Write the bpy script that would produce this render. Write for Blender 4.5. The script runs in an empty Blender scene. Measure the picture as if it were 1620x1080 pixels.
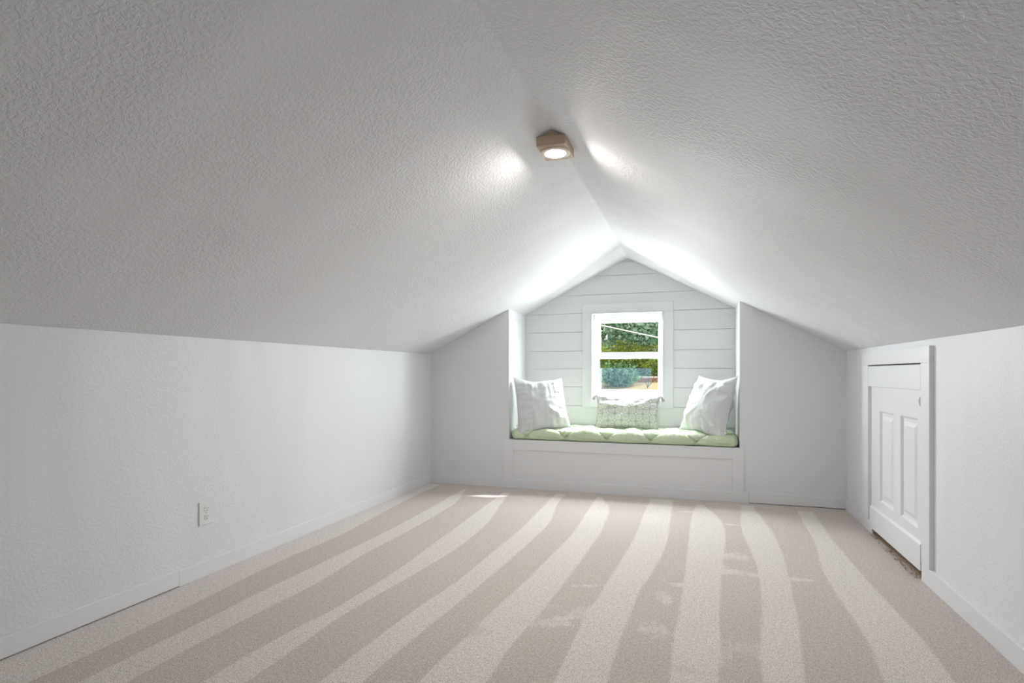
import bpy, bmesh, math, random
from mathutils import Vector, Matrix, noise
random.seed(7)
S = bpy.context.scene
COL = S.collection

# ------------------------------------------------------------------ room numbers (metres)
XL, XR = -2.3976, 1.0953          # knee walls
YE, YB, Y0 = 4.8964, 5.4345, -0.9 # end wall, alcove back wall, rear wall
ZKL, ZKR = 1.22, 1.2067           # knee wall heights
XRI, ZRI = -0.6134, 2.1276        # ridge
AX0, AX1 = -1.6167, 0.3356        # alcove sides
ZS = 0.437                        # bench top
CAMZ = 1.0391

# ------------------------------------------------------------------ camera
cam = bpy.data.cameras.new('camera')
co = bpy.data.objects.new('camera', cam); COL.objects.link(co)
co.location = (0, 0, CAMZ); co.rotation_euler = (math.radians(90), 0, 0.3135)
cam.sensor_width = 36; cam.lens = 896.67/1620*36; cam.shift_y = 49.8/1620
cam.clip_start = 0.02; cam.clip_end = 200
S.camera = co

# ------------------------------------------------------------------ light and exposure
w = bpy.data.worlds.new('sky'); S.world = w; w.use_nodes = True
bg = w.node_tree.nodes['Background']
bg.inputs[0].default_value = (0.86, 0.93, 1.0, 1); bg.inputs[1].default_value = 1.55

sun = bpy.data.lights.new('sun_offscreen', 'SUN'); sun.energy = 5.0; sun.angle = math.radians(0.6); sun.color = (1, .96, .9)
so = bpy.data.objects.new('sun_offscreen', sun); COL.objects.link(so)
SUND = Vector((-1.08, -0.90, -1.28)).normalized()
so.rotation_euler = SUND.to_track_quat('-Z', 'Y').to_euler(); so.location = (8, 14, 14)

# daylight of the open garden and sky, entering through the alcove window
dl = bpy.data.lights.new('window_daylight', 'AREA'); dl.shape = 'RECTANGLE'; dl.size = .66; dl.size_y = .80
dl.energy = 58; dl.color = (.93, .97, 1)
do = bpy.data.objects.new('window_daylight', dl); COL.objects.link(do)
do.location = (-.62, YB+.24, 1.26); do.rotation_euler = (Vector((-.66, 4.4, .06))-do.location).to_track_quat('-Z', 'Y').to_euler()

vs = S.view_settings
vs.view_transform = 'Standard'; vs.look = 'None'; vs.gamma = 1; vs.exposure = 0.5; vs.use_curve_mapping = False

# ------------------------------------------------------------------ materials
def lin(c):
    return tuple(((v/255)/12.92 if v/255 <= .04045 else ((v/255+.055)/1.055)**2.4) for v in c)
class NT:
    def __init__(s, name):
        s.m = bpy.data.materials.new(name); s.m.use_nodes = True
        s.t = s.m.node_tree; s.b = s.t.nodes['Principled BSDF']; s.o = s.t.nodes['Material Output']
    def n(s, typ, **k):
        x = s.t.nodes.new(typ)
        for a, v in k.items(): setattr(x, a, v)
        return x
    def l(s, a, b): s.t.links.new(a, b)
    def math(s, op, a, b=None, clamp=False):
        x = s.n('ShaderNodeMath', operation=op, use_clamp=clamp)
        for i, v in enumerate((a, b)):
            if v is None: continue
            if isinstance(v, (int, float)): x.inputs[i].default_value = v
            else: s.l(v, x.inputs[i])
        return x.outputs[0]
    def noise(s, scale, detail=2, rough=.5, vec=None, dist=0):
        x = s.n('ShaderNodeTexNoise'); x.inputs['Scale'].default_value = scale
        x.inputs['Detail'].default_value = detail; x.inputs['Roughness'].default_value = rough
        x.inputs['Distortion'].default_value = dist
        if vec is not None: s.l(vec, x.inputs['Vector'])
        return x.outputs['Fac']
    def ramp(s, fac, stops):
        x = s.n('ShaderNodeValToRGB'); e = x.color_ramp.elements
        while len(e) < len(stops): e.new(.5)
        for i, (p, c) in enumerate(stops):
            e[i].position = p; e[i].color = (*c, 1) if len(c) == 3 else c
        s.l(fac, x.inputs[0]); return x.outputs[0]
    def mix(s, fac, a, b):
        x = s.n('ShaderNodeMix', data_type='RGBA')
        for i, v in ((0, fac), (6, a), (7, b)):
            if isinstance(v, (int, float)): x.inputs[i].default_value = v
            elif isinstance(v, tuple): x.inputs[i].default_value = (*v, 1)
            else: s.l(v, x.inputs[i])
        return x.outputs[2]
    def bump(s, h, strength, dist, prev=None):
        x = s.n('ShaderNodeBump'); x.inputs['Strength'].default_value = strength; x.inputs['Distance'].default_value = dist
        s.l(h, x.inputs['Height'])
        if prev is not None: s.l(prev, x.inputs['Normal'])
        return x.outputs[0]
    def obj(s, scale=(1, 1, 1), kind='Object'):
        tc = s.n('ShaderNodeTexCoord'); mp = s.n('ShaderNodeMapping'); mp.inputs['Scale'].default_value = scale
        s.l(tc.outputs[kind], mp.inputs[0]); return mp.outputs[0]
def flat(name, col, rough=.5, spec=.3, **k):
    t = NT(name); t.b.inputs['Base Color'].default_value = (*col, 1)
    t.b.inputs['Roughness'].default_value = rough; t.b.inputs['Specular IOR Level'].default_value = spec
    return t
WH = (.84, .85, .868)
def plaster(name, amp, sc, low, rough, spec):
    t = flat(name, WH, rough, spec)
    v = t.obj()
    n1 = t.noise(sc, 3, .55, v, .4)
    r = t.ramp(n1, [(.42, (0, 0, 0)), (.58, (1, 1, 1))])
    n2 = t.noise(sc*3.2, 2, .5, v)
    patch = t.ramp(t.noise(1.7, 2, .5, v), [(.34, (.3,)*3), (.62, (1, 1, 1))])
    h = t.math('MULTIPLY', t.math('ADD', r, t.math('MULTIPLY', n2, .35)), patch)
    b0 = t.bump(t.noise(1.5, 1, .4, t.obj((.5, 2.2, .5))), 1.0, low)
    t.l(t.bump(h, 1.0, amp, b0), t.b.inputs['Normal'])
    return t.m
M = {}
M['wall'] = plaster('painted wall texture', .0006, 75, .02, .5, .3)
M['ceiling'] = plaster('painted ceiling knockdown', .0014, 76, .012, .65, .18)
def paint():
    t = flat('white trim paint', (.85, .855, .868), .38, .4)
    t.l(t.bump(t.noise(60, 2, .5, t.obj((1, 1, .4))), .5, .0005), t.b.inputs['Normal']); return t.m
M['trim'] = paint()
def plankm():
    t = flat('painted board', (.80, .80, .81), .42, .35)
    v = t.obj((2.5, 1, 30))
    knots = t.ramp(t.noise(3.1, 4, .6, t.obj((1, 1, 4))), [(.2, (.62, .62, .62)), (.245, (1, 1, 1))])
    t.l(t.mix(1.0, (.80, .80, .81), (.8, .8, .81)), t.b.inputs['Base Color'])
    x = t.n('ShaderNodeMix', data_type='RGBA', blend_type='MULTIPLY'); x.inputs[0].default_value = 1
    x.inputs[6].default_value = (.85, .85, .86, 1); t.l(knots, x.inputs[7]); t.l(x.outputs[2], t.b.inputs['Base Color'])
    t.l(t.bump(t.noise(4, 3, .5, v), .6, .001), t.b.inputs['Normal']); return t.m
M['plank'] = plankm()
def carpet():
    t = flat('cut pile carpet', (.5, .45, .42), .95, .05)
    v = t.obj()
    at = t.n('ShaderNodeAttribute'); at.attribute_name = 'nap'
    wob = t.math('ADD', at.outputs['Fac'], t.math('MULTIPLY', t.math('SUBTRACT', t.noise(38, 3, .6, v), .5), .5))
    lines = t.math('MULTIPLY', t.math('SUBTRACT', t.noise(2.2, 3, .6, t.obj((26, .5, 1))), .5), .9)
    k = t.ramp(t.math('ADD', wob, lines), [(.25, (0, 0, 0)), (.75, (1, 1, 1))])
    base = t.mix(k, lin((226, 215, 207)), lin((248, 239, 233)))
    sp = t.ramp(t.noise(210, 3, .7, v), [(.34, (.50, .47, .45)), (.5, (.97, .97, .97)), (.66, (1.16, 1.16, 1.16))])
    sp2 = t.ramp(t.noise(70, 2, .6, v), [(.3, (.86, .85, .84)), (.6, (1.03, 1.03, 1.03))])
    def mul(a, b):
        x = t.n('ShaderNodeMix', data_type='RGBA', blend_type='MULTIPLY'); x.inputs[0].default_value = 1
        t.l(a, x.inputs[6]); t.l(b, x.inputs[7]); return x.outputs[2]
    t.l(mul(mul(base, sp), sp2), t.b.inputs['Base Color'])
    t.b.inputs['Sheen Weight'].default_value = .15
    t.l(t.bump(t.noise(230, 3, .7, v), 1.0, .004), t.b.inputs['Normal']); return t.m
M['carpet'] = carpet()
def gauze():
    t = flat('white crinkled cotton', (.80, .825, .83), .9, .1)
    v = t.obj(kind='UV')
    cr = t.noise(30, 3, .6, t.obj((1.0, 4.5, 1), 'UV'))
    wv = t.noise(150, 2, .5, v)
    b = t.bump(cr, .8, .004); t.l(t.bump(wv, .6, .0012, b), t.b.inputs['Normal'])
    t.b.inputs['Sheen Weight'].default_value = .2; return t.m
M['gauze'] = gauze()
M['tag'] = flat('white satin tag', (.86, .87, .88), .5).m
def quilt():
    t = flat('sage green cotton', lin((216, 230, 200)), .8, .15)
    c = t.mix(t.noise(9, 3, .6, t.obj()), lin((203, 220, 184)), lin((222, 235, 205)))
    t.l(c, t.b.inputs['Base Color'])
    b = t.bump(t.noise(14, 3, .6, t.obj((5, 1, 1))), .8, .006)
    t.l(t.bump(t.noise(300, 1, .5, t.obj()), .3, .0006, b), t.b.inputs['Normal']); return t.m
M['quilt'] = quilt()
M['stitch'] = flat('green stitching', lin((184, 202, 165)), .9, .1).m
def ogee():
    t = flat('woven ogee print', (.7, .7, .68), .9, .1)
    tc = t.n('ShaderNodeTexCoord'); sx = t.n('ShaderNodeSeparateXYZ'); t.l(tc.outputs['UV'], sx.inputs[0])
    U = t.math('MULTIPLY', sx.outputs[0], 9.2); V = t.math('MULTIPLY', sx.outputs[1], 4.9)
    fu = t.math('SUBTRACT', t.math('FRACT', U), .5); fv = t.math('SUBTRACT', t.math('FRACT', V), .5)
    r = t.math('SQRT', t.math('ADD', t.math('POWER', t.math('MULTIPLY', fu, 2.12), 2), t.math('POWER', t.math('MULTIPLY', fv, 1.95), 2)))
    # column borders waisted between ovals
    ring = t.ramp(r, [(0, lin((214, 216, 210))), (.30, lin((196, 199, 190))), (.52, lin((214, 216, 210))), (.60, lin((186, 190, 180))), (.70, lin((222, 223, 219))), (.86, lin((222, 223, 219))), (.93, lin((166, 171, 160))), (1.0, lin((192, 196, 188)))])
    hu = t.math('ABSOLUTE', t.math('SUBTRACT', t.math('FRACT', t.math('ADD', U, .5)), .5))
    hv = t.math('ABSOLUTE', t.math('SUBTRACT', t.math('FRACT', t.math('ADD', V, .5)), .5))
    dm = t.math('LESS_THAN', t.math('ADD', hu, t.math('MULTIPLY', hv, 1.05)), .14)
    par = t.math('FRACT', t.math('MULTIPLY', t.math('ADD', t.math('FLOOR', t.math('ADD', U, .5)), t.math('FLOOR', t.math('ADD', V, .5))), .5))
    dcol = t.mix(t.math('MULTIPLY', par, 2), lin((240, 241, 238)), lin((162, 167, 157)))
    c = t.mix(dm, ring, dcol)
    t.l(c, t.b.inputs['Base Color'])
    b = t.bump(t.noise(260, 1, .5, tc.outputs['UV']), .5, .001)
    t.l(b, t.b.inputs['Normal']); return t.m
M['ogee'] = ogee()
M['tassel'] = flat('pale grey yarn', lin((198, 196, 186)), .95, .05).m
def wood():
    t = flat('pale stained wood', lin((206, 184, 162)), .55, .3)
    n = t.noise(6, 3, .6, t.obj((14, 2, 14)))
    t.l(t.mix(n, lin((196, 172, 148)), lin((216, 196, 175))), t.b.inputs['Base Color']); return t.m
M['wood'] = wood()
M['caulk'] = flat('rough caulk', lin((200, 190, 178)), .8).m
t = flat('cream diffuser rim', lin((240, 226, 212)), .4); M['lamp_ring'] = t.m
t = flat('lit lens', (1, 1, 1)); t.b.inputs['Emission Color'].default_value = (1, .94, .87, 1); t.b.inputs['Emission Strength'].default_value = 320; M['lens'] = t.m
M['plate'] = flat('white outlet plastic', (.83, .84, .84), .35, .45).m
M['slot'] = flat('outlet slot', (.10, .10, .10), .6).m  # shade inside the socket holes put into a near-black colour
M['steel'] = flat('painted hinge steel', (.62, .62, .62), .4, .5).m
M['hole_shade'] = flat('painted finger hole shade', (.34, .34, .34), .5, .4).m  # flat grey stands for the shade inside the finger hole
M['sill'] = flat('worn brown subfloor', lin((150, 130, 112)), .8, .1).m
M['dark'] = flat('brown tack strip', lin((128, 110, 96)), .9, .1).m
def glass(name, fac, tint, dif=0.0, dcol=(.7, .85, 1)):
    t = NT(name); t.t.nodes.remove(t.b)
    tr = t.n('ShaderNodeBsdfTransparent'); tr.inputs[0].default_value = (*tint, 1)
    gl = t.n('ShaderNodeBsdfGlossy'); gl.inputs['Roughness'].default_value = .02
    mx = t.n('ShaderNodeMixShader'); mx.inputs[0].default_value = fac
    t.l(tr.outputs[0], mx.inputs[1]); t.l(gl.outputs[0], mx.inputs[2]); out = mx.outputs[0]
    if dif:
        d = t.n('ShaderNodeBsdfDiffuse'); d.inputs[0].default_value = (*dcol, 1)
        tl = t.n('ShaderNodeBsdfTranslucent'); tl.inputs[0].default_value = (*dcol, 1)
        m1 = t.n('ShaderNodeMixShader'); t.l(d.outputs[0], m1.inputs[1]); t.l(tl.outputs[0], m1.inputs[2])
        m2 = t.n('ShaderNodeMixShader'); m2.inputs[0].default_value = dif
        t.l(out, m2.inputs[1]); t.l(m1.outputs[0], m2.inputs[2]); out = m2.outputs[0]
    t.l(out, t.o.inputs[0]); return t.m
M['glass'] = glass('window glass', .02, (.985, .99, .985))
M['pane_reflection'] = glass('storm glass with painted sky reflection', .04, (.93, .97, 1), .008, (.45, .78, 1))  # blue diffuse tint paints the sky's reflection onto the storm pane
def leaf(name, a, b):
    t = NT(name)
    oi = t.n('ShaderNodeNewGeometry')
    c = t.mix(oi.outputs['Random Per Island'], a, b)
    d = t.n('ShaderNodeBsdfDiffuse'); tl = t.n('ShaderNodeBsdfTranslucent')
    t.l(c, d.inputs[0]); t.l(c, tl.inputs[0])
    m = t.n('ShaderNodeMixShader'); m.inputs[0].default_value = .5
    t.l(d.outputs[0], m.inputs[1]); t.l(tl.outputs[0], m.inputs[2]); t.l(m.outputs[0], t.o.inputs[0]); return t.m
M['leafA'] = leaf('grey green leaves', lin((140, 176, 142)), lin((226, 242, 222)))
M['leafB'] = leaf('olive leaves', lin((88, 108, 40)), lin((176, 180, 84)))
M['leafC'] = leaf('dark shrub leaves', lin((44, 78, 52)), lin((150, 186, 132)))
M['leafD'] = leaf('bright shrub leaves', lin((96, 128, 48)), lin((190, 200, 96)))
M['bark'] = flat('bark', lin((112, 92, 76)), .9, .1).m
def ground():
    t = flat('dry tan ground', lin((170, 148, 112)), .95, .05)
    soil = t.mix(t.noise(1.5, 4, .6, t.obj()), lin((156, 132, 96)), lin((188, 166, 128)))
    grass = t.mix(t.noise(4, 4, .6, t.obj()), lin((70, 92, 40)), lin((128, 146, 76)))
    sx = t.n('ShaderNodeSeparateXYZ'); t.l(t.obj(), sx.inputs[0])
    edge = t.math('ADD', sx.outputs[1], t.math('MULTIPLY', t.noise(.8, 3, .6, t.obj()), 1.6))
    k = t.math('MULTIPLY', t.math('SUBTRACT', edge, 22.3), 2.0, True)
    t.l(t.mix(k, soil, grass), t.b.inputs['Base Color']); return t.m
M['ground'] = ground()
def brickm():
    t = flat('red brick', lin((160, 92, 70)), .9, .1)
    b = t.n('ShaderNodeTexBrick'); b.inputs['Scale'].default_value = 1
    for k, v in (('Brick Width', .21), ('Row Height', .075), ('Mortar Size', .008)): b.inputs[k].default_value = v
    b.inputs['Color1'].default_value = (*lin((170, 98, 74)), 1); b.inputs['Color2'].default_value = (*lin((140, 76, 58)), 1); b.inputs['Mortar'].default_value = (*lin((190, 170, 155)), 1)
    mp = t.n('ShaderNodeMapping'); mp.inputs['Rotation'].default_value = (math.radians(-90), 0, 0)
    tc = t.n('ShaderNodeTexCoord'); t.l(tc.outputs['Object'], mp.inputs[0]); t.l(mp.outputs[0], b.inputs['Vector'])
    t.l(b.outputs[0], t.b.inputs['Base Color']); return t.m
M['brick'] = brickm()
M['cap'] = flat('pale stone cap', lin((226, 206, 200)), .9, .1).m
M['cable'] = flat('white cable sheath', (.85, .84, .82), .5).m

# ------------------------------------------------------------------ mesh helpers
class MB:
    def __init__(s): s.v = []; s.f = []; s.uv = None
    def add(s, vs, fs):
        o = len(s.v); s.v += [tuple(p) for p in vs]; s.f += [tuple(i+o for i in f) for f in fs]; return s
    def box(s, x0, x1, y0, y1, z0, z1):
        return s.add([(x, y, z) for x in (x0, x1) for y in (y0, y1) for z in (z0, z1)],
                     [(0, 1, 3, 2), (4, 6, 7, 5), (0, 4, 5, 1), (2, 3, 7, 6), (0, 2, 6, 4), (1, 5, 7, 3)])
    def prism(s, poly, y0, y1):          # polygon in xz extruded along y
        n = len(poly)
        vs = [(x, y0, z) for x, z in poly]+[(x, y1, z) for x, z in poly]
        return s.add(vs, [tuple(range(n)), tuple(range(2*n-1, n-1, -1))]+[(i, (i+1) % n, n+(i+1) % n, n+i) for i in range(n)])
    def tube(s, pts, r, n=8, r2=None):
        rings = []
        for i, p in enumerate(pts):
            p = Vector(p); a = Vector(pts[max(i-1, 0)]); b = Vector(pts[min(i+1, len(pts)-1)])
            d = (b-a).normalized(); u = d.orthogonal().normalized(); w2 = d.cross(u)
            rr = r if r2 is None else r+(r2-r)*i/(len(pts)-1)
            rings.append([p+(u*math.cos(2*math.pi*k/n)+w2*math.sin(2*math.pi*k/n))*rr for k in range(n)])
        vs = [q for R in rings for q in R]; fs = []
        for i in range(len(pts)-1):
            for k in range(n): fs.append((i*n+k, i*n+(k+1) % n, (i+1)*n+(k+1) % n, (i+1)*n+k))
        fs += [tuple(range(n-1, -1, -1)), tuple(range((len(pts)-1)*n, len(pts)*n))]
        return s.add(vs, fs)
    def lathe(s, prof, c, n=32):         # (r,z) profile about a vertical axis, closed at the ends
        vs = []; fs = []
        for r, z in prof:
            vs += [(c[0]+r*math.cos(2*math.pi*k/n), c[1]+r*math.sin(2*math.pi*k/n), c[2]+z) for k in range(n)]
        for i in range(len(prof)-1):
            for k in range(n): fs.append((i*n+k, i*n+(k+1) % n, (i+1)*n+(k+1) % n, (i+1)*n+k))
        fs += [tuple(range(n-1, -1, -1)), tuple(range((len(prof)-1)*n, len(prof)*n))]
        return s.add(vs, fs)
    def build(s, name, mat, parent=None, bevel=0, smooth=False, fix=True):
        me = bpy.data.meshes.new(name); me.from_pydata(s.v, [], s.f); me.update()
        if fix:
            bm = bmesh.new(); bm.from_mesh(me)
            bmesh.ops.recalc_face_normals(bm, faces=bm.faces); bm.to_mesh(me); bm.free()
        me.materials.append(M[mat])
        if smooth: me.polygons.foreach_set('use_smooth', [True]*len(me.polygons))
        o = bpy.data.objects.new(name, me); COL.objects.link(o)
        if parent: o.parent = parent; o.matrix_parent_inverse = parent.matrix_world.inverted()
        if bevel:
            b = o.modifiers.new('bevel', 'BEVEL'); b.width = bevel; b.segments = 2; b.limit_method = 'ANGLE'
        return o
def box(name, mat, parent, x0, x1, y0, y1, z0, z1, bevel=0): return MB().box(x0, x1, y0, y1, z0, z1).build(name, mat, parent, bevel)
def empty(name, loc):
    o = bpy.data.objects.new(name, None); COL.objects.link(o); o.location = loc; o.empty_display_size = .1
    o.matrix_world = Matrix.Translation(loc); return o
def tag(o, label, cat, group=None, kind=None):
    o['label'] = label; o['category'] = cat
    if group: o['group'] = group
    if kind: o['kind'] = kind
    return o
def struct(o, label=None):
    o['kind'] = 'structure'
    if label: o['label'] = label
    return o
def zc(x):                               # ceiling height over x
    return ZKL+(ZRI-ZKL)*(x-XL)/(XRI-XL) if x < XRI else ZKR+(ZRI-ZKR)*(XR-x)/(XR-XRI)

# ------------------------------------------------------------------ floor: carpet with vacuum lanes (pile laid one way or the other)
LANES = [
([(1.25,-2.40),(4.9,-2.40)],[(4.47,-2.262),(4.11,-2.252),(3.12,-2.163),(2.58,-2.19),(2.08,-2.155),(1.66,-2.134),(1.42,-2.135)]),
([(4.59,-1.973),(3.37,-1.926),(2.74,-1.944),(2.31,-1.966),(2.14,-1.967),(1.89,-1.96),(1.46,-1.975)],[(4.71,-1.962),(4.18,-1.819),(3.28,-1.799),(2.82,-1.816),(2.39,-1.777),(2.15,-1.796),(1.76,-1.819),(1.45,-1.819)]),
([(4.69,-1.595),(3.46,-1.534),(2.64,-1.495),(2.11,-1.514),(1.84,-1.565),(1.53,-1.58)],[(4.57,-1.528),(3.69,-1.366),(3.06,-1.343),(2.54,-1.392),(2.09,-1.446),(1.74,-1.436),(1.54,-1.436)]),
([(4.78,-1.147),(3.6,-1.11),(2.6,-1.131),(2.08,-1.189),(1.62,-1.205)],[(4.48,-1.059),(3.82,-.961),(3.09,-.976),(2.41,-1.018),(2.01,-1.051),(1.69,-1.066)]),
([(4.76,-.788),(3.62,-.756),(2.64,-.814),(2.19,-.855),(1.71,-.889)],[(4.7,-.752),(4.39,-.62),(3.68,-.588),(2.93,-.611),(2.44,-.635),(2.06,-.675),(1.78,-.667)]),
([(4.83,-.353),(4.19,-.364),(3.6,-.367),(2.86,-.416),(2.36,-.45),(1.87,-.456)],[(4.6,-.177),(3.71,-.162),(3.17,-.198),(2.74,-.258),(2.36,-.273),(2.07,-.285),(1.91,-.284)]),
([(4.73,.011),(4.3,-.033),(3.4,-.047),(2.68,-.064),(2.32,-.08),(1.97,-.088)],[(4.74,.044),(4.31,.169),(3.98,.191),(3.28,.138),(2.68,.102),(2.02,.075)]),
([(4.81,.339),(4.12,.29),(3.72,.297),(3.26,.316),(2.87,.292),(2.07,.21)],[(4.73,.423),(4.12,.477),(3.65,.481),(3.11,.447),(2.56,.403),(2.11,.347)]),
([(4.74,.725),(3.85,.693),(3.36,.635),(2.85,.631),(2.47,.637),(2.19,.597)],[(4.72,.836),(4.03,.807),(3.35,.817),(2.89,.827),(2.55,.849),(2.27,.825)]),
]
def interp(E, y, sm=True):
    E = sorted(E)
    if sm: return sum(interp(E, y+d, False) for d in (-.14, -.07, 0, .07, .14))/5
    if y <= E[0][0]: return E[0][1]
    for (a, p), (b, q) in zip(E, E[1:]):
        if y <= b: return p+(q-p)*(y-a)/(b-a)
    return E[-1][1]
# footprints and scuffs: x, y, rx, ry, rot, pile direction
SCUFF = [(x, y, rx*1.35, ry*1.35, ro, d) for x, y, rx, ry, ro, d in [(-.552,2.30,.09,.055,.5,1),(-.483,2.43,.05,.10,-.6,1),(-.141,2.712,.035,.09,.2,1),(-.076,2.898,.06,.03,0,1),(-.16,2.365,.06,.07,.4,1),
 (.219,3.446,.075,.07,.3,1),(.202,3.173,.10,.05,0,1),(.454,3.159,.16,.025,.05,1),(.187,2.30,.07,.09,.2,.8),(.021,2.23,.09,.09,0,1),(.093,3.188,.06,.09,0,1),
 (.23,4.16,.05,.03,0,1),(-.05,4.45,.09,.03,.2,1),(-.50,3.75,.035,.05,.3,.0),(-.54,4.05,.03,.03,0,.1),(-.66,4.5,.05,.02,0,.2),(-.46,3.62,.02,.03,0,0),(-.30,4.55,.16,.02,.1,.9),
 (-.50,2.75,.08,.02,.3,.9),(-.60,2.46,.03,.03,0,.7),(-1.25,4.72,.05,.09,0,.9),(-.05,2.08,.1,.03,0,.3),(.3,4.78,.5,.02,.0,.8),(-.85,2.12,.08,.05,.4,.2)]]
def nap(x, y):
    v = 0.0; e = .026
    if y > 4.83: return .15
    for L, R in LANES:
        a, b = interp(L, y), interp(R, y)
        top = max(max(p[0] for p in L), max(p[0] for p in R))
        if y > top: continue
        if a-.05 < x < b+.05:
            k = min((x-a)/e+.5, (b-x)/e+.5, (top-y)/.03)
            v = max(v, max(0, min(1, k)))
    for sx, sy, rx, ry, ro, d in SCUFF:
        dx, dy = x-sx, y-sy
        if abs(dx) > .55 or abs(dy) > .2: continue
        u = (dx*math.cos(ro)+dy*math.sin(ro))/rx; q = (-dx*math.sin(ro)+dy*math.cos(ro))/ry
        r = math.hypot(u, q)+.45*noise.noise((x*22, y*22, 3.1))
        k = max(0, min(1, (1.1-r)/.7))*.62
        v = v*(1-k)+d*k
    return v
xs = [XL-.02+(XR-XL+.16)*i/330 for i in range(331)]
ys = [Y0-.1+i*.1 for i in range(int((1.3-Y0+.1)/.1)+1)]; ys += [ys[-1]+(4.92-ys[-1])*(i+1)/260 for i in range(260)]
nx, ny = len(xs), len(ys)
vs = [(x, y, 0) for y in ys for x in xs]
fs = [(j*nx+i, j*nx+i+1, (j+1)*nx+i+1, (j+1)*nx+i) for j in range(ny-1) for i in range(nx-1)]
fl = MB().add(vs, fs)
per = [0, nx-1, nx*ny-1, nx*(ny-1)]
o0 = len(fl.v); fl.v += [(fl.v[i][0], fl.v[i][1], -.08) for i in per]; fl.f.append((o0, o0+3, o0+2, o0+1))
floor = struct(fl.build('floor', 'carpet', fix=False), 'beige cut pile carpet with light and dark vacuum lanes')
a = floor.data.attributes.new('nap', 'FLOAT', 'POINT')
a.data.foreach_set('value', [nap(x, y) for y in ys for x in xs]+[0]*4)

# ------------------------------------------------------------------ ceiling: two slopes, soft taped corners, continuous into the alcove
def fillet(pts, rad, n=6):
    out = []
    for i, p in enumerate(pts):
        if i in (0, len(pts)-1) or rad[i] == 0: out.append(p); continue
        p = Vector(p); a = (Vector(pts[i-1])-p).normalized(); b = (Vector(pts[i+1])-p).normalized()
        A, B = p+a*rad[i], p+b*rad[i]
        for k in range(n+1):
            s = k/n; q = A*(1-s)**2+p*2*s*(1-s)+B*s*s; out.append((q.x, q.y))
    return out
prof = fillet([(XL-.11, ZKL), (XL-.0005, ZKL), (XRI, ZRI), (XR+.0005, ZKR), (XR+.11, ZKR)], [0, .0, .02, .0, 0])
prof = [(XL-.11, zc(XL-.11))]+prof[1:-1]+[(XR+.21, zc(XR+.21))]
outer = [(x, z+.16) for x, z in prof[::-1]]
ceil = struct(MB().prism(prof+outer, Y0-.1, YB+.30).build('ceiling', 'ceiling'), 'sloped white textured ceiling meeting at a ridge')
# ------------------------------------------------------------------ walls
wl = struct(MB().box(XL-.1, XL, Y0-.1, YE+.1, -.05, ZKL-.001).build('wall_left', 'wall'), 'white textured knee wall below the slope')
DY0, DY1, DZ1 = 3.345, 4.262, 1.09      # hatch opening
m = MB()
m.box(XR, XR+.2, Y0-.1, DY0, -.05, ZKR-.001).box(XR, XR+.2, DY1, YE+.1, -.05, ZKR-.001).box(XR, XR+.2, DY0, DY1, DZ1, ZKR-.001)
m.box(XR+.13, XR+.2, DY0, DY1, -.05, DZ1)
struct(m.build('wall_right', 'wall'), 'white knee wall with a low panelled hatch')
def endwall(name, x0, x1):
    return struct(MB().prism([(x0, -.05), (x1, -.05), (x1, zc(x1)-.0005), (x0, zc(x0)-.0005)], YE, YE+.1).build(name, 'wall'))
endwall('wall_end_left', XL-.05, AX0); endwall('wall_end_right', AX1, XR+.05)
def sidewall(name, x0, x1):
    return struct(MB().prism([(x0, 0), (x1, 0), (x1, zc(x1)-.0005), (x0, zc(x0)-.0005)], YE+.1, YB+.12).build(name, 'wall'))
sidewall('wall_alcove_left', AX0-.1, AX0); sidewall('wall_alcove_right', AX1, AX1+.1)
m = MB().box(AX0, AX1, YE+.01, YE+.1, -.05, .1)
# alcove back wall, window hole x WX0..WX1, z WZ0..WZ1
WX0, WX1, WZ0, WZ1 = -.956, -.284, .784, 1.614
def gable(x0, x1, z0, z1):               # part of the gable between z0..z1 and x0..x1 as a convex polygon
    poly = [(x0, z0), (x1, z0), (x1, z1), (x0, z1)]
    for (px, pz, qx, qz) in ((XL, ZKL, XRI, ZRI), (XRI, ZRI, XR, ZKR)):
        out = []
        f = lambda p: (qx-px)*(p[1]-pz)-(qz-pz)*(p[0]-px)
        for i, p in enumerate(poly):
            q = poly[(i+1) % len(poly)]; a, b = f(p), f(q)
            if a <= 0: out.append(p)
            if a*b < 0: t = a/(a-b); out.append((p[0]+(q[0]-p[0])*t, p[1]+(q[1]-p[1])*t))
        poly = out
        if len(poly) < 3: return None
    return poly
m = MB()
for r in ((AX0, WX0, 0, 2.3), (WX1, AX1, 0, 2.3), (WX0, WX1, 0, WZ0), (WX0, WX1, WZ1, 2.3)):
    m.prism(gable(*r), YB+.016, YB+.12)
wb = struct(m.build('wall_alcove_back', 'trim'), 'white painted horizontal boards around the window')
seams = [.30, .545, .722, .904, 1.080, 1.252, 1.436, 1.617, 1.792, 1.968, 2.092, 2.3]
g = .0013
for z0, z1 in zip(seams, seams[1:]):
    segs = [(AX0, AX1)]
    if z0 < WZ1 and z1 > WZ0: segs = [(AX0, WX0), (WX1, AX1)]
    for a, b in segs:
        za, zb = z0+g, z1-g
        if len(segs) == 1 and z0 < WZ0 < z1: pass
        pieces = [(a, b, za, zb)]
        p = gable(a, b, za, zb)
        if p:
            dy = random.uniform(-.0012, .0012)
            MB().prism(p, YB+dy, YB+.017).build('plank', 'plank', wb, bevel=.0008)
# planks under the sill and above the head between the side pieces
for za, zb in ((.722+g, WZ0), (WZ1, 1.617-g)):
    MB().prism(gable(WX0, WX1, za, zb), YB, YB+.017).build('plank', 'plank', wb)
# plain rear wall behind the camera
struct(MB().prism(gable(XL-.05, XR+.05, -.05, 2.3), Y0-.1, Y0).build('wall_rear', 'wall'))

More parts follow.
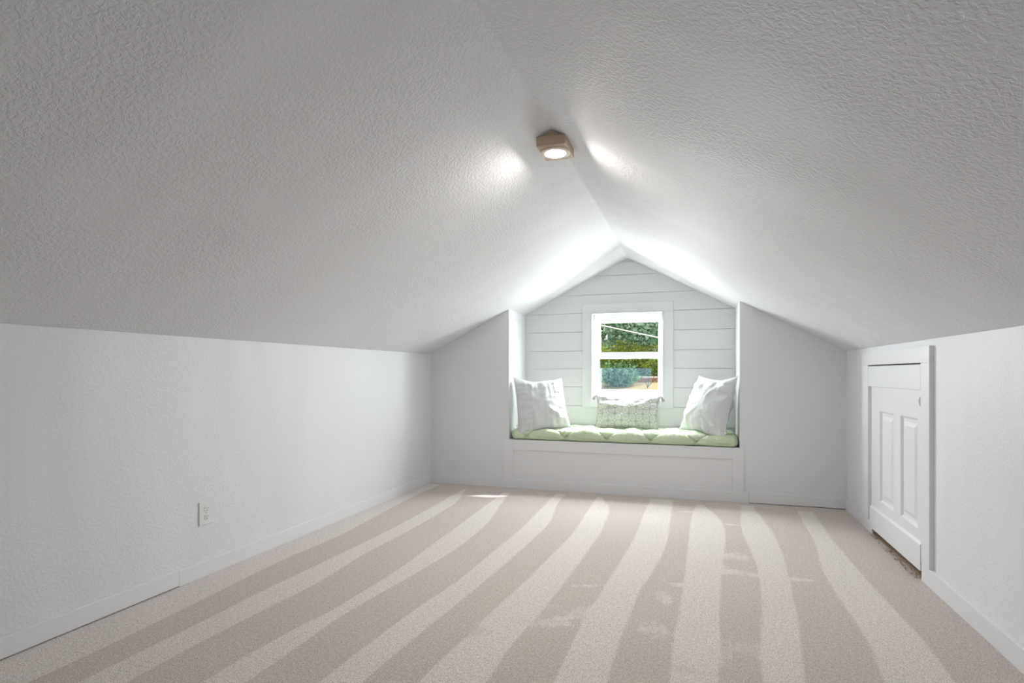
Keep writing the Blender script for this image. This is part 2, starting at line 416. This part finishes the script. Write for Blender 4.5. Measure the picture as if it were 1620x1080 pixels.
# ------------------------------------------------------------------ baseboards
BH, BT = .080, .012
def baseb(name, pieces, label=None):
    o = struct(empty(name, (pieces[0][0], pieces[0][2], 0)), label)
    for p in pieces: box('board', 'trim', o, *p, bevel=.0025)
    return o
baseb('baseboard_left', [(XL, XL+BT+.001, Y0, 2.1195, .005, BH+.003), (XL, XL+BT, 2.1205, YE-BT, -.001, BH)])
baseb('baseboard_end', [(XL, -1.36, YE-BT, YE+.002, -.001, BH), (-1.359, .40, YE-BT, YE+.002, -.001, BH+.001), (.401, XR, YE-BT, YE+.002, .005, BH+.003)])
baseb('baseboard_right', [(XR-BT-.008, XR, Y0, 3.335, -.001, .085), (XR-BT, XR, 4.205, YE-BT, -.001, BH)])
# ------------------------------------------------------------------ window_1
K = lambda x, z, Y: (x*Y/YB, CAMZ+(z-CAMZ)*Y/YB)   # carry a size measured in the wall plane to a deeper plane
win = struct(empty('window_1', ((WX0+WX1)/2, YB, WZ0)), 'white double hung window with two panes')
CX0, CX1, CZ0, CZ1 = -1.041, -.197, .711, 1.703
for b in ((CX0, WX0+.001, CZ0, WZ1), (WX1-.001, CX1, CZ0, WZ1), (CX0, CX1, WZ1, CZ1), (WX0, WX1, CZ0, WZ0)):
    box('casing_board', 'trim', win, b[0], b[1], YB-.014, YB+.001, b[2], b[3], bevel=.002)
m = MB(); s_ = .010
m.box(WX0-.002, WX0+s_, YB-.024, YB+.045, WZ0, WZ1).box(WX1-s_, WX1+.002, YB-.024, YB+.045, WZ0, WZ1).box(WX0-.002, WX1+.002, YB-.024, YB+.045, WZ1-s_, WZ1+.002)
m.build('stop_bead', 'trim', win, bevel=.002)
m = MB(); m.box(WX0-.03, WX0+.002, YB+.01, YB+.13, WZ0-.03, WZ1+.03).box(WX1-.002, WX1+.03, YB+.01, YB+.13, WZ0-.03, WZ1+.03)
m.box(WX0, WX1, YB+.01, YB+.13, WZ1-.002, WZ1+.03).box(WX0, WX1, YB+.01, YB+.15, WZ0-.03, WZ0+.01)
m.build('jamb', 'trim', win)
def sash(x0, x1, z0, z1, gx0, gx1, gz0, gz1, Y, t):
    yy = Y+t/2
    (gx0, gz0), (gx1, gz1) = K(gx0, gz0, yy), K(gx1, gz1, yy)
    m = MB().box(x0, gx0, Y, Y+t, z0, z1).box(gx1, x1, Y, Y+t, z0, z1).box(gx0, gx1, Y, Y+t, z0, gz0).box(gx0, gx1, Y, Y+t, gz1, z1)
    s = m.build('sash', 'trim', win)
    b = .007; mm = MB()
    for q in ((gx0, gx0+b, gz0, gz1), (gx1-b, gx1, gz0, gz1), (gx0, gx1, gz0, gz0+b), (gx0, gx1, gz1-b, gz1)): mm.box(q[0], q[1], Y+.006, Y+t-.006, q[2], q[3])
    mm.build('glazing_bead', 'trim', s)
    box('glass_pane', 'glass', s, gx0, gx1, yy-.0015, yy+.0015, gz0, gz1)
    return s
sash(WX0+.008, WX1-.008, WZ0+.009, 1.238, -.886, -.328, .872, 1.181, YB+.018, .032)
sash(WX0+.003, WX1-.003, 1.200, WZ1+.0, -.874, -.324, 1.229, 1.520, YB+.054, .032)
box('storm_pane', 'pane_reflection', win, -.945, -.399, YB+.108, YB+.111, WZ0+.008, 1.086)

# ------------------------------------------------------------------ window seat
seat = tag(empty('window_bench', ((AX0+AX1)/2, YE, 0)), 'white built-in bench in the alcove below the window, recessed front panel', 'bench')
box('seat_board', 'trim', seat, AX0+.001, AX1-.001, YE-.006, YB-.001, ZS-.02, ZS, bevel=.003)
box('front_panel', 'trim', seat, AX0+.001, AX1-.001, YE+.001, YE+.012, .05, ZS-.02)
box('top_rail', 'trim', seat, -1.575, .283, YE-.010, YE+.002, .345, ZS-.003, bevel=.002)
box('stile', 'trim', seat, -1.666, -1.575, YE-.010, YE+.002, BH, ZS-.003, bevel=.002)
box('stile', 'trim', seat, .283, .368, YE-.010, YE+.002, BH, ZS-.003, bevel=.002)

# ------------------------------------------------------------------ quilted seat cushion
def cushion():
    root = tag(empty('seat_cushion', ((AX0+AX1)/2, 5.15, ZS)), 'sage green quilted cushion covering the window bench', 'cushion')
    x0, x1, ya, yb, za, zb = AX0+.012, AX1-.004, YE-.004, YB-.012, ZS+.0005, ZS+.098
    r = .045; P = .365
    sec = []                                       # cross section (y,z) from bottom front round the top to the bottom back
    sec.append((ya+.03, za))
    for k in range(13):
        a = -math.pi/2-math.pi*k/12*.5 if False else math.pi*1.5-math.pi/2*k/12
        sec.append((ya+r+r*math.cos(a), za+.03+ .03*math.sin(a)))
    for k in range(1, 6): sec.append((ya, za+.03+(zb-r-za-.03)*k/6))
    for k in range(13):
        a = math.pi-math.pi/2*k/12; sec.append((ya+r+r*math.cos(a), zb-r+r*math.sin(a)))
    for k in range(1, 40): sec.append((ya+r+(yb-ya-2*r)*k/40, zb))
    for k in range(9):
        a = math.pi/2-math.pi/2*k/8; sec.append((yb-r+r*math.cos(a), zb-r+r*math.sin(a)))
    sec.append((yb, za+.02)); sec.append((yb-.02, za))
    n = len(sec); s = [0]
    for i in range(1, n): s.append(s[-1]+math.dist(sec[i], sec[i-1]))
    yc, zcn = (ya+yb)/2, (za+zb)/2
    NX = 330; V = []; F = []
    s0 = .07
    for j in range(NX+1):
        u = j/NX; x = x0+(x1-x0)*u
        e = min(x-x0, x1-x); q = 1-math.sqrt(max(0, 1-max(0, 1-e/.05)**2)) if e < .05 else 0
        for i, (y, z) in enumerate(sec):
            a = Vector(sec[max(i-1, 0)]); b = Vector(sec[min(i+1, n-1)]); tn = (b-a).normalized(); nrm = Vector((-tn.y, tn.x))
            w_ = .012*noise.noise((x*3, s[i]*3, .7))
            A = ((x+w_)/P+(s[i]-s0)/.42); B = ((x+w_)/P-(s[i]-s0)/.42)
            da = abs(A-round(A)); db = abs(B-round(B)); d = min(da, db)
            puff = min(1, (d/.5)**.5) if d > 0 else 0
            gro = math.exp(-(d/.022)**2)
            tuft = math.exp(-((da/.09)**2+(db/.09)**2))
            amt = -.016+.030*puff-.006*gro-.010*tuft+.010*noise.noise((x*5, s[i]*5, 2))+.006*noise.noise((x*30, s[i]*6, 5))*(1-tuft)
            if i < 4 or i > n-4: amt *= .0
            elif i < 14: amt *= .25
            yy, zz = y+nrm.x*amt, z+nrm.y*amt
            yy = yy+(yc-yy)*q*.35; zz = zz+((za+.035)-zz)*q*.8
            zz = max(zz, za)
            if yy > yb+.01: yy = yb+.01
            V.append((x, yy, zz))
    for j in range(NX):
        for i in range(n-1):
            F.append((j*n+i, j*n+i+1, (j+1)*n+i+1, (j+1)*n+i))
        F.append((j*n+n-1, j*n, (j+1)*n, (j+1)*n+n-1))
    F += [tuple(range(n)), tuple(range(NX*n+n-1, NX*n-1, -1))]
    body = MB().add(V, F).build('cushion_body', 'quilt', root, smooth=True)
    # stitch lines lying in the quilting grooves
    st = MB()
    def surf(x, ss):
        j = min(NX, max(0, round((x-x0)/(x1-x0)*NX)))
        i = min(range(n), key=lambda k: abs(s[k]-ss)); return Vector(V[j*n+i])
    for sgn in (1, -1):
        for k in range(-9, 7):
            pts = []
            for q in range(46):
                ss = .035+q*.0125
                x = (k-sgn*(ss-s0)/.42)*P
                if x0+.03 < x < x1-.03:
                    x -= .012*noise.noise((x*3, ss*3, .7))
                    p = surf(x, ss); c = Vector((p.x, yc, zcn)); p = p+(Vector((0, p.y-yc, p.z-zcn)).normalized())*.0006
                    pts.append(p)
            if len(pts) > 3: st.tube(pts, .0019, 4)
    st.build('stitching', 'stitch', root, smooth=True)
    return root
cushion()

# ------------------------------------------------------------------ pillows
def pillow(name, label, TL, TR, BL, BR, thick, mat, seed, ear=.5, flange=0, tagpos=None, sag=0, sagc=0, N=44):
    TL, TR, BL, BR = map(Vector, (TL, TR, BL, BR))
    cen = (TL+TR+BL+BR)/4
    ex = ((TR-TL)+(BR-BL)).normalized(); ey = ((TL-BL)+(TR-BR)).normalized(); nr = ex.cross(ey).normalized()
    if nr.y > 0: nr = -nr
    root = tag(empty(name, (cen.x, cen.y, min(BL.z, BR.z))), label, 'pillow')
    W = ((TR-TL).length+(BR-BL).length)/2; H = ((TL-BL).length+(TR-BR).length)/2
    def P(u, v, side):                              # u,v in -1..1
        a, b = (u+1)/2, (v+1)/2
        cu, cv = 1-abs(u), 1-abs(v)
        # sides drawn in between the corners
        pull_u = .075*(1-v*v)*abs(u)**3; pull_v = .075*(1-u*u)*abs(v)**3
        uu = u*(1-pull_u/abs(u) if u else 1); vv = v*(1-pull_v/abs(v) if v else 1)
        vv -= sag*max(0, v)**2*max(0, 1-abs(u-sagc)/(1.0+abs(sagc)))**.8
        a, b = (uu+1)/2, (vv+1)/2
        p = (BL*(1-a)+BR*a)*(1-b)+(TL*(1-a)+TR*a)*b
        t = max(0, (1-abs(u)**2.4))**.62*max(0, (1-abs(v)**2.4))**.62
        rim = min(1, min(cu, cv)/.06)
        wr = 0
        ang = math.atan2(v, u); rad = math.hypot(u, v)
        wr += .026*noise.noise((ang*3.2, rad*1.2, seed))*min(1, rad*1.2)
        wr += .020*noise.noise((u*1.3+seed, v*6.5, side*3+seed))*min(1, abs(u)*1.5)
        wr += .017*noise.noise((u*7, v*1.4+seed, side*5+seed))*min(1, abs(v)*1.4)
        wr += .004*noise.noise((u*11, v*11, seed+side))
        d = (thick*t+wr*min(1, t*2.2))*rim
        if rim == 0: d = 0
        edge = .004*noise.noise((u*9, v*9, seed+9))*(1-rim)
        return p+nr*(side*d)+nr*edge
    V = []; F = []; UV = []; idx = {}
    for side in (1, -1):
        for j in range(N+1):
            for i in range(N+1):
                u, v = -1+2*i/N, -1+2*j/N
                u = math.copysign(abs(u)**.8, u); v = math.copysign(abs(v)**.8, v)
                if i in (0, N) or j in (0, N):
                    if side == -1: idx[(-1, i, j)] = idx[(1, i, j)]; continue
                idx[(side, i, j)] = len(V); V.append(P(u, v, side)); UV.append(((u+1)/2, (v+1)/2))
    for side in (1, -1):
        for j in range(N):
            for i in range(N):
                q = [idx[(side, i, j)], idx[(side, i+1, j)], idx[(side, i+1, j+1)], idx[(side, i, j+1)]]
                F.append(tuple(q if side == 1 else q[::-1]))
    body = MB().add(V, F).build('pillow_body', mat, root, smooth=True)
    ul = body.data.uv_layers.new(name='UVMap')
    for lp in body.data.loops: ul.data[lp.index].uv = UV[lp.vertex_index]
    # seam cord round the edge
    ring = [V[idx[(1, i, 0)]] for i in range(N+1)]+[V[idx[(1, N, j)]] for j in range(1, N+1)]+[V[idx[(1, i, N)]] for i in range(N-1, -1, -1)]+[V[idx[(1, 0, j)]] for j in range(N-1, -1, -1)]
    if flange:
        fv = []; ff = []
        for k, p in enumerate(ring):
            p = Vector(p); out = (p-cen); out -= nr*out.dot(nr); out = out.normalized()
            fl_ = flange*(1+.5*noise.noise((k*.35, seed, 0)))
            off = nr*(.003*noise.noise((k*.4, 7, seed)))
            fv += [p-out*.002+nr*.0012, p+out*fl_+off+nr*.0008, p+out*fl_+off-nr*.0008, p-out*.002-nr*.0012]
        for k in range(len(ring)-1):
            for e in range(4): ff.append((k*4+e, k*4+(e+1) % 4, k*4+4+(e+1) % 4, k*4+4+e))
        MB().add(fv, ff).build('flange_edge', mat if mat == 'gauze' else 'tassel', root, smooth=True)
    else:
        MB().tube(ring, .0022, 5).build('seam_cord', 'tassel', root, smooth=True)
    if tagpos:
        p = Vector(V[idx[(1, *tagpos)]]); d = (p-cen); d -= nr*d.dot(nr); d -= ey*d.dot(ey)*.9; d = d.normalized()
        m = MB(); c = [p-d*.004-ey*.011, p+d*.018-ey*.012, p+d*.018+ey*.010, p-d*.004+ey*.011]
        m.add([q+nr*.0006 for q in c]+[q-nr*.0006 for q in c], [(0, 1, 2, 3), (7, 6, 5, 4), (0, 4, 5, 1), (1, 5, 6, 2), (2, 6, 7, 3), (3, 7, 4, 0)])
        m.build('care_tag', 'tag', root)
    return root, V, idx, nr, ex, ey, N
pillow('throw_pillow', 'large white crinkled pillow with a sunlit patch, bench end away from the hatch', (-1.600, 4.975, 1.018), (-1.196, 5.19, .986), (-1.528, 4.895, .462), (-1.078, 5.055, .545), .095, 'gauze', 1.3, flange=.006, tagpos=(0, 9), sag=.13, sagc=-.25)
pillow('throw_pillow', 'large white crinkled pillow slumped against the alcove side nearest the hatch', (.028, 5.24, 1.012), (.326, 4.905, 1.028), (-.138, 5.22, .545), (.212, 4.895, .470), .118, 'gauze', 4.1, flange=.006, tagpos=(44, 8), sag=.13, sagc=.2)
pr = pillow('lumbar_pillow', 'small oblong grey patterned pillow with tassels leaning below the window', (-.895, 5.335, .832), (-.305, 5.335, .826), (-.892, 5.235, .530), (-.318, 5.235, .526), .070, 'ogee', 8.2, sag=.02, N=40)
root, V, idx, nr, ex, ey, N = pr
def tassel(p, d):
    m = MB(); p = Vector(p); d = Vector(d).normalized()
    m.tube([p, p+d*.010], .004, 8)
    h = m.tube([p+d*.008, p+d*.014, p+d*.020], .009, 8)
    u = d.orthogonal().normalized(); w2 = d.cross(u)
    for k in range(14):
        a = k*2.4; rr = .012*math.sqrt((k+.5)/14)
        off = u*math.cos(a)+w2*math.sin(a)
        m.tube([p+d*.016+off*rr*.5, p+d*.034+off*rr, p+d*.052+off*rr*1.25+Vector((0, 0, -.002))], .0032, 5)
    m.build('tassel', 'tassel', root, smooth=True)
C = [V[idx[(1, 0, 0)]], V[idx[(1, N, 0)]], V[idx[(1, 0, N)]], V[idx[(1, N, N)]]]
tassel(C[0], (-1, -.1, .0)); tassel(C[1], (1, -.1, .05)); tassel(C[2], (-.5, .35, -.6)); tassel(C[3], (.45, .2, -.85))

# ------------------------------------------------------------------ hatch door_1 in the right knee wall
dr = struct(empty('door_1', (XR, 3.8, 0)), 'low white panelled hatch door with flat casing')
CF = XR-.0203
box('casing_board', 'trim', dr, CF, XR+.001, 3.235, 4.395, DZ1, 1.172, bevel=.002)
box('casing_board', 'trim', dr, CF, XR+.001, 3.235, DY0, .085, DZ1, bevel=.002)
box('casing_board', 'trim', dr, CF, XR+.001, DY1, 4.395, BH, DZ1, bevel=.002)
box('header_board', 'trim', dr, CF+.001, CF+.02, DY0+.004, DY1-.004, .952, DZ1-.007, bevel=.0015)
# leaf: stiles and rails with two raised panels
LX = CF+.007; LY0, LY1, LZ0, LZ1 = DY0+.001, 4.207, .05, .955
PAN = [(3.775, 4.035, .245, .805), (3.405, 3.660, .245, .805)]
m = MB()
m.box(LX, LX+.035, PAN[0][1], LY1, LZ0, LZ1).box(LX, LX+.035, PAN[1][1], PAN[0][0], LZ0, LZ1).box(LX, LX+.035, LY0, PAN[1][0], LZ0, LZ1)
for p in PAN: m.box(LX, LX+.035, p[0], p[1], LZ0, p[2]).box(LX, LX+.035, p[0], p[1], p[3], LZ1)
leaf_o = m.build('leaf', 'trim', dr)
for y0, y1, z0, z1 in PAN:
    m = MB(); R = [(0, .0), (.012, .012), (.030, .012), (.052, .003)]   # inset, depth
    vs = []
    for ins, dep in R:
        vs += [(LX+dep, y0+ins, z0+ins), (LX+dep, y1-ins, z0+ins), (LX+dep, y1-ins, z1-ins), (LX+dep, y0+ins, z1-ins)]
    fs = []
    for k in range(len(R)-1):
        for e in range(4): fs.append((k*4+e, k*4+(e+1) % 4, k*4+4+(e+1) % 4, k*4+4+e))
    k = len(R)*4; fs.append((k-4, k-3, k-2, k-1))
    b0 = len(vs); vs += [(LX+.03, y0, z0), (LX+.03, y1, z0), (LX+.03, y1, z1), (LX+.03, y0, z1)]
    for e in range(4): fs.append((e, (e+1) % 4, b0+(e+1) % 4, b0+e))
    fs.append((b0, b0+3, b0+2, b0+1))
    m.add(vs, fs).build('panel', 'trim', leaf_o)
# kick board with a bevelled top
m = MB(); x0, x1 = CF-.004, LX+.001
m.add([(x, y, z) for y in (LY0-.008, LY1-.002) for x, z in ((x1, .046), (x0, .046), (x0, .176), (x1, .190))],
      [(0, 1, 2, 3), (7, 6, 5, 4), (0, 4, 5, 1), (1, 5, 6, 2), (2, 6, 7, 3), (3, 7, 4, 0)])
m.build('kick_board', 'trim', dr)
# the joint above the header is an open slot into the closed niche
box('jamb', 'trim', dr, CF+.02, CF+.05, LY1, DY1, .05, .955)
hg = MB().tube([(CF+.014, 4.216, .225), (CF+.014, 4.216, .285)], .006, 10); hg.box(CF+.018, CF+.021, 4.216, 4.250, .225, .285)
h = hg.build('hinge', 'steel', dr)
m = MB()
for z in (.24, .27): m.tube([(CF+.012, 4.235, z), (CF+.019, 4.235, z)], .004, 8)
m.build('screw', 'steel', h)
m = MB().tube([(CF+.019, 4.228, .93), (CF+.019, 4.228, .945)], .005, 8); m.build('catch', 'steel', dr)
# half-moon finger hole at the latch edge, its shade painted as a grey disc
n = 16; arc = [(LY0+.004+.036*math.sin(math.pi*k/n), .894+.026*math.cos(math.pi*k/n)) for k in range(n+1)]
vs = [(LX-.0015, y, z) for y, z in arc]+[(LX+.004, y, z) for y, z in arc]; q = n+1
MB().add(vs, [tuple(range(q)), tuple(range(2*q-1, q-1, -1))]+[(i, (i+1) % q, q+(i+1) % q, q+i) for i in range(q)]).build('finger_hole_shade', 'hole_shade', leaf_o)
box('threshold', 'sill', dr, CF+.012, XR+.13, DY0-.002, 4.21, -.002, .010)
# bare subfloor splinters under the hatch
m = MB()
for k in range(46):
    y = random.uniform(3.36, 4.19); x = random.uniform(CF-.022, CF+.012); L = random.uniform(.008, .04)
    a = random.uniform(-.5, .5); m.tube([(x, y, .002), (x+L*math.sin(a)*.4, y+L*math.cos(a), random.uniform(.002, .007))], random.uniform(.0006, .0018), 4)
fr = m.build('frayed_edge', 'dark', dr)
fr['kind'] = 'stuff'

# ------------------------------------------------------------------ ridge light
LY = 2.542; hw = .067; zb0, zb1 = 2.052, 2.0945
lamp = tag(empty('ceiling_light', (XRI, LY, zb1)), 'square pale wood ceiling light with a round lit lens on the ridge', 'light fixture')
LR = Matrix.Rotation(0, 4, 'Z')
box('housing', 'wood', lamp, XRI-hw, XRI+hw, LY-.092, LY+.092, zb0, zb1, bevel=.003)
MB().prism([(XRI-hw+.004, zb1-.001), (XRI+hw-.004, zb1-.001), (XRI, ZRI)], LY-.082, LY+.088).build('mounting_block', 'wood', lamp)
m = MB(); pts = []
for k in range(20):
    s = k/19; x = XRI-.038+.076*s; pts.append((x, LY-.084, min(zc(x)-.004, ZRI-.006)+.003*noise.noise((k*1.3, 0, 0))))
m.tube(pts, .004, 6); m.build('caulk_bead', 'caulk', lamp, smooth=True)
MB().lathe([(.045, 0), (.0675, 0), (.0675, -.006), (.0655, -.0072), (.049, -.0074), (.0475, -.0070), (.0475, 0)], (XRI, LY-.004, zb0), 40).build('trim_ring', 'lamp_ring', lamp, smooth=False)
MB().lathe([(.0478, -.002), (.0478, -.0065), (.046, -.0072), (.040, -.0078), (.02, -.0084), (.001, -.0086)], (XRI, LY-.004, zb0), 40).build('lens', 'lens', lamp)

# ------------------------------------------------------------------ wall outlet on the left knee wall
OY, OZ = 2.287, .322
ot = tag(empty('wall_outlet', (XL, OY, OZ)), 'white duplex outlet plate on the knee wall', 'outlet')
box('cover_plate', 'plate', ot, XL, XL+.0065, OY-.044, OY+.044, OZ-.0605, OZ+.0605, bevel=.003)
for dz in (.0205, -.0205):
    n = 24; R = .0165; vs = []
    prof = [(R, .0064), (R, .0085), (R-.001, .0092), (.0005, .0092)]
    for r, d in prof: vs += [(XL+d, OY+r*math.cos(2*math.pi*k/n), OZ+dz+max(-.0145, min(.0145, r*math.sin(2*math.pi*k/n)))) for k in range(n)]
    fs = [(i*n+k, i*n+(k+1) % n, (i+1)*n+(k+1) % n, (i+1)*n+k) for i in range(3) for k in range(n)]+[tuple(range(n)), tuple(range(3*n, 4*n))]
    r_ = MB().add(vs, fs).build('receptacle', 'plate', ot)
    m = MB(); m.box(XL+.0088, XL+.0095, OY-.0075, OY-.0055, OZ+dz-.001, OZ+dz+.007).box(XL+.0088, XL+.0095, OY+.0055, OY+.0075, OZ+dz, OZ+dz+.006)
    m.tube([(XL+.0088, OY, OZ+dz-.008), (XL+.0095, OY, OZ+dz-.008)], .0028, 10)
    m.build('slot', 'slot', r_)
MB().tube([(XL+.006, OY, OZ), (XL+.0078, OY, OZ)], .003, 12).build('screw', 'steel', ot)

# ------------------------------------------------------------------ outside: hillside garden, trees, cable
def gz(x, y): return -.45+.13*max(0, y-13)+.10*noise.noise((x*.35, y*.35, 0))+(.0 if y < 24 else (y-24)*.04)
gx = [-26+k*1.3 for k in range(36)]; gy = [6+k*.8 for k in range(40)]
vs = [(x, y, gz(x, y)) for y in gy for x in gx]; n = len(gx)
g_o = struct(MB().add(vs, [(j*n+i, j*n+i+1, (j+1)*n+i+1, (j+1)*n+i) for j in range(len(gy)-1) for i in range(n-1)]).build('ground', 'ground', smooth=True, fix=False), 'tan sloping garden ground seen through the window')
def leaves(m, c, rx, ry, rz, count, size, droop=.3, hollow=.45, lump=0):
    for _ in range(count):
        while True:
            p = Vector((random.uniform(-1, 1), random.uniform(-1, 1), random.uniform(-1, 1)))
            if hollow**2 < p.length_squared < 1: break
        p *= 1+.28*noise.noise(p*2.3+Vector(c)) if lump == 0 else 1+lump*noise.noise(p*3.1+Vector(c))
        q = Vector(c)+Vector((p.x*rx, p.y*ry, p.z*rz))
        d = Vector((random.gauss(0, 1), random.gauss(0, 1), random.gauss(-droop, .6))).normalized()
        u = d.orthogonal().normalized(); u.rotate(Matrix.Rotation(random.uniform(0, 6.28), 3, d)); nn = d.cross(u)
        L = size*random.uniform(.6, 1.3); W = L*.30
        m.add([q, q+d*L*.5+u*W+nn*W*.2, q+d*L, q+d*L*.5-u*W+nn*W*.2], [(0, 1, 2), (0, 2, 3)])
def tree(label, x, y, h, r, mat, count, size, name='garden_tree', group='trees beyond the window'):
    z = gz(x, y)
    root = tag(empty(name, (x, y, z)), label, 'tree', group)
    m = MB()
    tr = [(x+.12*math.sin(k*1.3+x), y+.1*math.cos(k*1.7), z-.15+h*.62*k/6) for k in range(7)]
    m.tube(tr, .16, 8, .05); m.build('trunk', 'bark', root, smooth=True)
    mb = MB()
    for k in range(9):
        a = k*2.1+x; s = Vector(tr[2+k % 4]); e = s+Vector((math.cos(a)*r*.75, math.sin(a)*r*.6, h*random.uniform(.05, .3)))
        mb.tube([s, (s+e)/2+Vector((0, 0, .12)), e], .045, 6, .012)
    mb.build('branches', 'bark', root, smooth=True)
    ml = MB()
    leaves(ml, (x, y, z+h*.56), r, r*.8, h*.46, count, size)
    leaves(ml, (x+.2*r, y-.2, z+h*.3), r*.85, r*.7, h*.28, count//3, size)
    c = ml.build('crown', mat, root, fix=False); c['kind'] = 'stuff'
    return root
tree('grey green leafy tree behind the white cable', -2.9, 26.8, 7.2, 1.9, 'leafA', 15000, .20)
tree('grey green leafy tree above the red brick edging', 2.0, 26.4, 6.8, 1.8, 'leafA', 13000, .19)
for q in ((-7.6, 26.0, 6.6, 1.85, 'leafA'), (-12.8, 25.6, 6.2, 1.85, 'leafB'), (6.7, 25.8, 6.4, 1.85, 'leafB'), (-5.9, 31.2, 9, 2.1, 'leafB'), (-.95, 31.6, 9, 2.1, 'leafA'), (4.3, 31.4, 8.5, 2.1, 'leafA'), (-11., 31.0, 9, 2.1, 'leafA')):
    tree('tall grey green tree in the belt beyond the garden' if q[4] == 'leafA' else 'tall olive green tree in the belt beyond the garden', *q, 11000, .26)
def shrub(label, x, y, r, h, mat, count, size, group='shrubs outside the window'):
    z = gz(x, y)
    root = tag(empty('shrub', (x, y, z)), label, 'shrub', group)
    m = MB()
    for k in range(6):
        a = k*1.05; m.tube([(x, y, z-.05), (x+math.cos(a)*r*.3, y+math.sin(a)*r*.3, z+h*.45), (x+math.cos(a)*r*.7, y+math.sin(a)*r*.6, z+h*.8)], .018, 5, .006)
    m.build('stems', 'bark', root)
    ml = MB(); leaves(ml, (x, y, z+h*.5), r, r*.8, h*.50, count, size, 0, .1, .75)
    c = ml.build('foliage', mat, root, fix=False); c['kind'] = 'stuff'
shrub('dark green rounded shrub beside the red brick edging', -2.62, 20.7, .60, .84, 'leafC', 2100, .13)
shrub('bright yellow green shrub beside the dark shrub', -3.95, 20.4, .30, .70, 'leafD', 800, .12)
shrub('bright yellow green shrub behind the red brick edging', -1.5, 22.4, .40, .80, 'leafD', 800, .12)
shrub('dark green rounded shrub farther along the slope', -5.4, 21.0, .5, .8, 'leafC', 1700, .12)
shrub('dark green rounded shrub farther along the slope', .3, 20.6, .6, .7, 'leafC', 1700, .12)
shrub('broad olive green shrub rising behind the dark shrub', -2.6, 24.0, 1.15, 1.20, 'leafB', 5500, .13, 'olive shrubs in a row')
shrub('broad olive green shrub in the row before the trees', .5, 24.0, 1.15, 1.20, 'leafB', 5500, .13, 'olive shrubs in a row')
shrub('broad olive green shrub in the row before the trees', -5.7, 24.0, 1.15, 1.20, 'leafB', 5000, .13, 'olive shrubs in a row')
gw = tag(empty('brick_edging', (-1.5, 21.6, gz(-1.5, 21.6))), 'low red brick garden edging with pale cap on the slope', 'garden wall')
z = gz(-1.5, 21.6)
box('brick_course', 'brick', gw, -2.05, -.3, 21.6, 21.82, z-.2, z+.14)
box('cap', 'cap', gw, -2.08, -.27, 21.56, 21.86, z+.14, z+.20, bevel=.01)
cb = MB(); pts = []
for k in range(41):
    x = -9+k*.4; pts.append((x, 9.0, 1.582-.2406*(x+.534)+.0035*(x+1)**2-.0009))
tag(cb.tube(pts, .0075, 8).build('service_cable', 'cable', smooth=True), 'white overhead cable slanting across the trees outside', 'cable')
tw = tag(empty('bare_sapling', (-1.52, 20.3, gz(-1.52, 20.3))), 'thin bare branching sapling in front of the brick edging', 'sapling')
z = gz(-1.52, 20.3); m = MB()
for a, b in (((0, 0), (.05, .5)), ((.02, .1), (.38, .42)), ((.2, .25), (.22, .5)), ((.0, .05), (-.12, .35))):
    m.tube([(-1.6+a[0], 20.3, z-.03+a[1]), (-1.6+(a[0]+b[0])/2, 20.32, z+.01+(a[1]+b[1])/2), (-1.6+b[0], 20.3, z+b[1])], .014, 5, .007)
m.build('twigs', 'bark', tw)
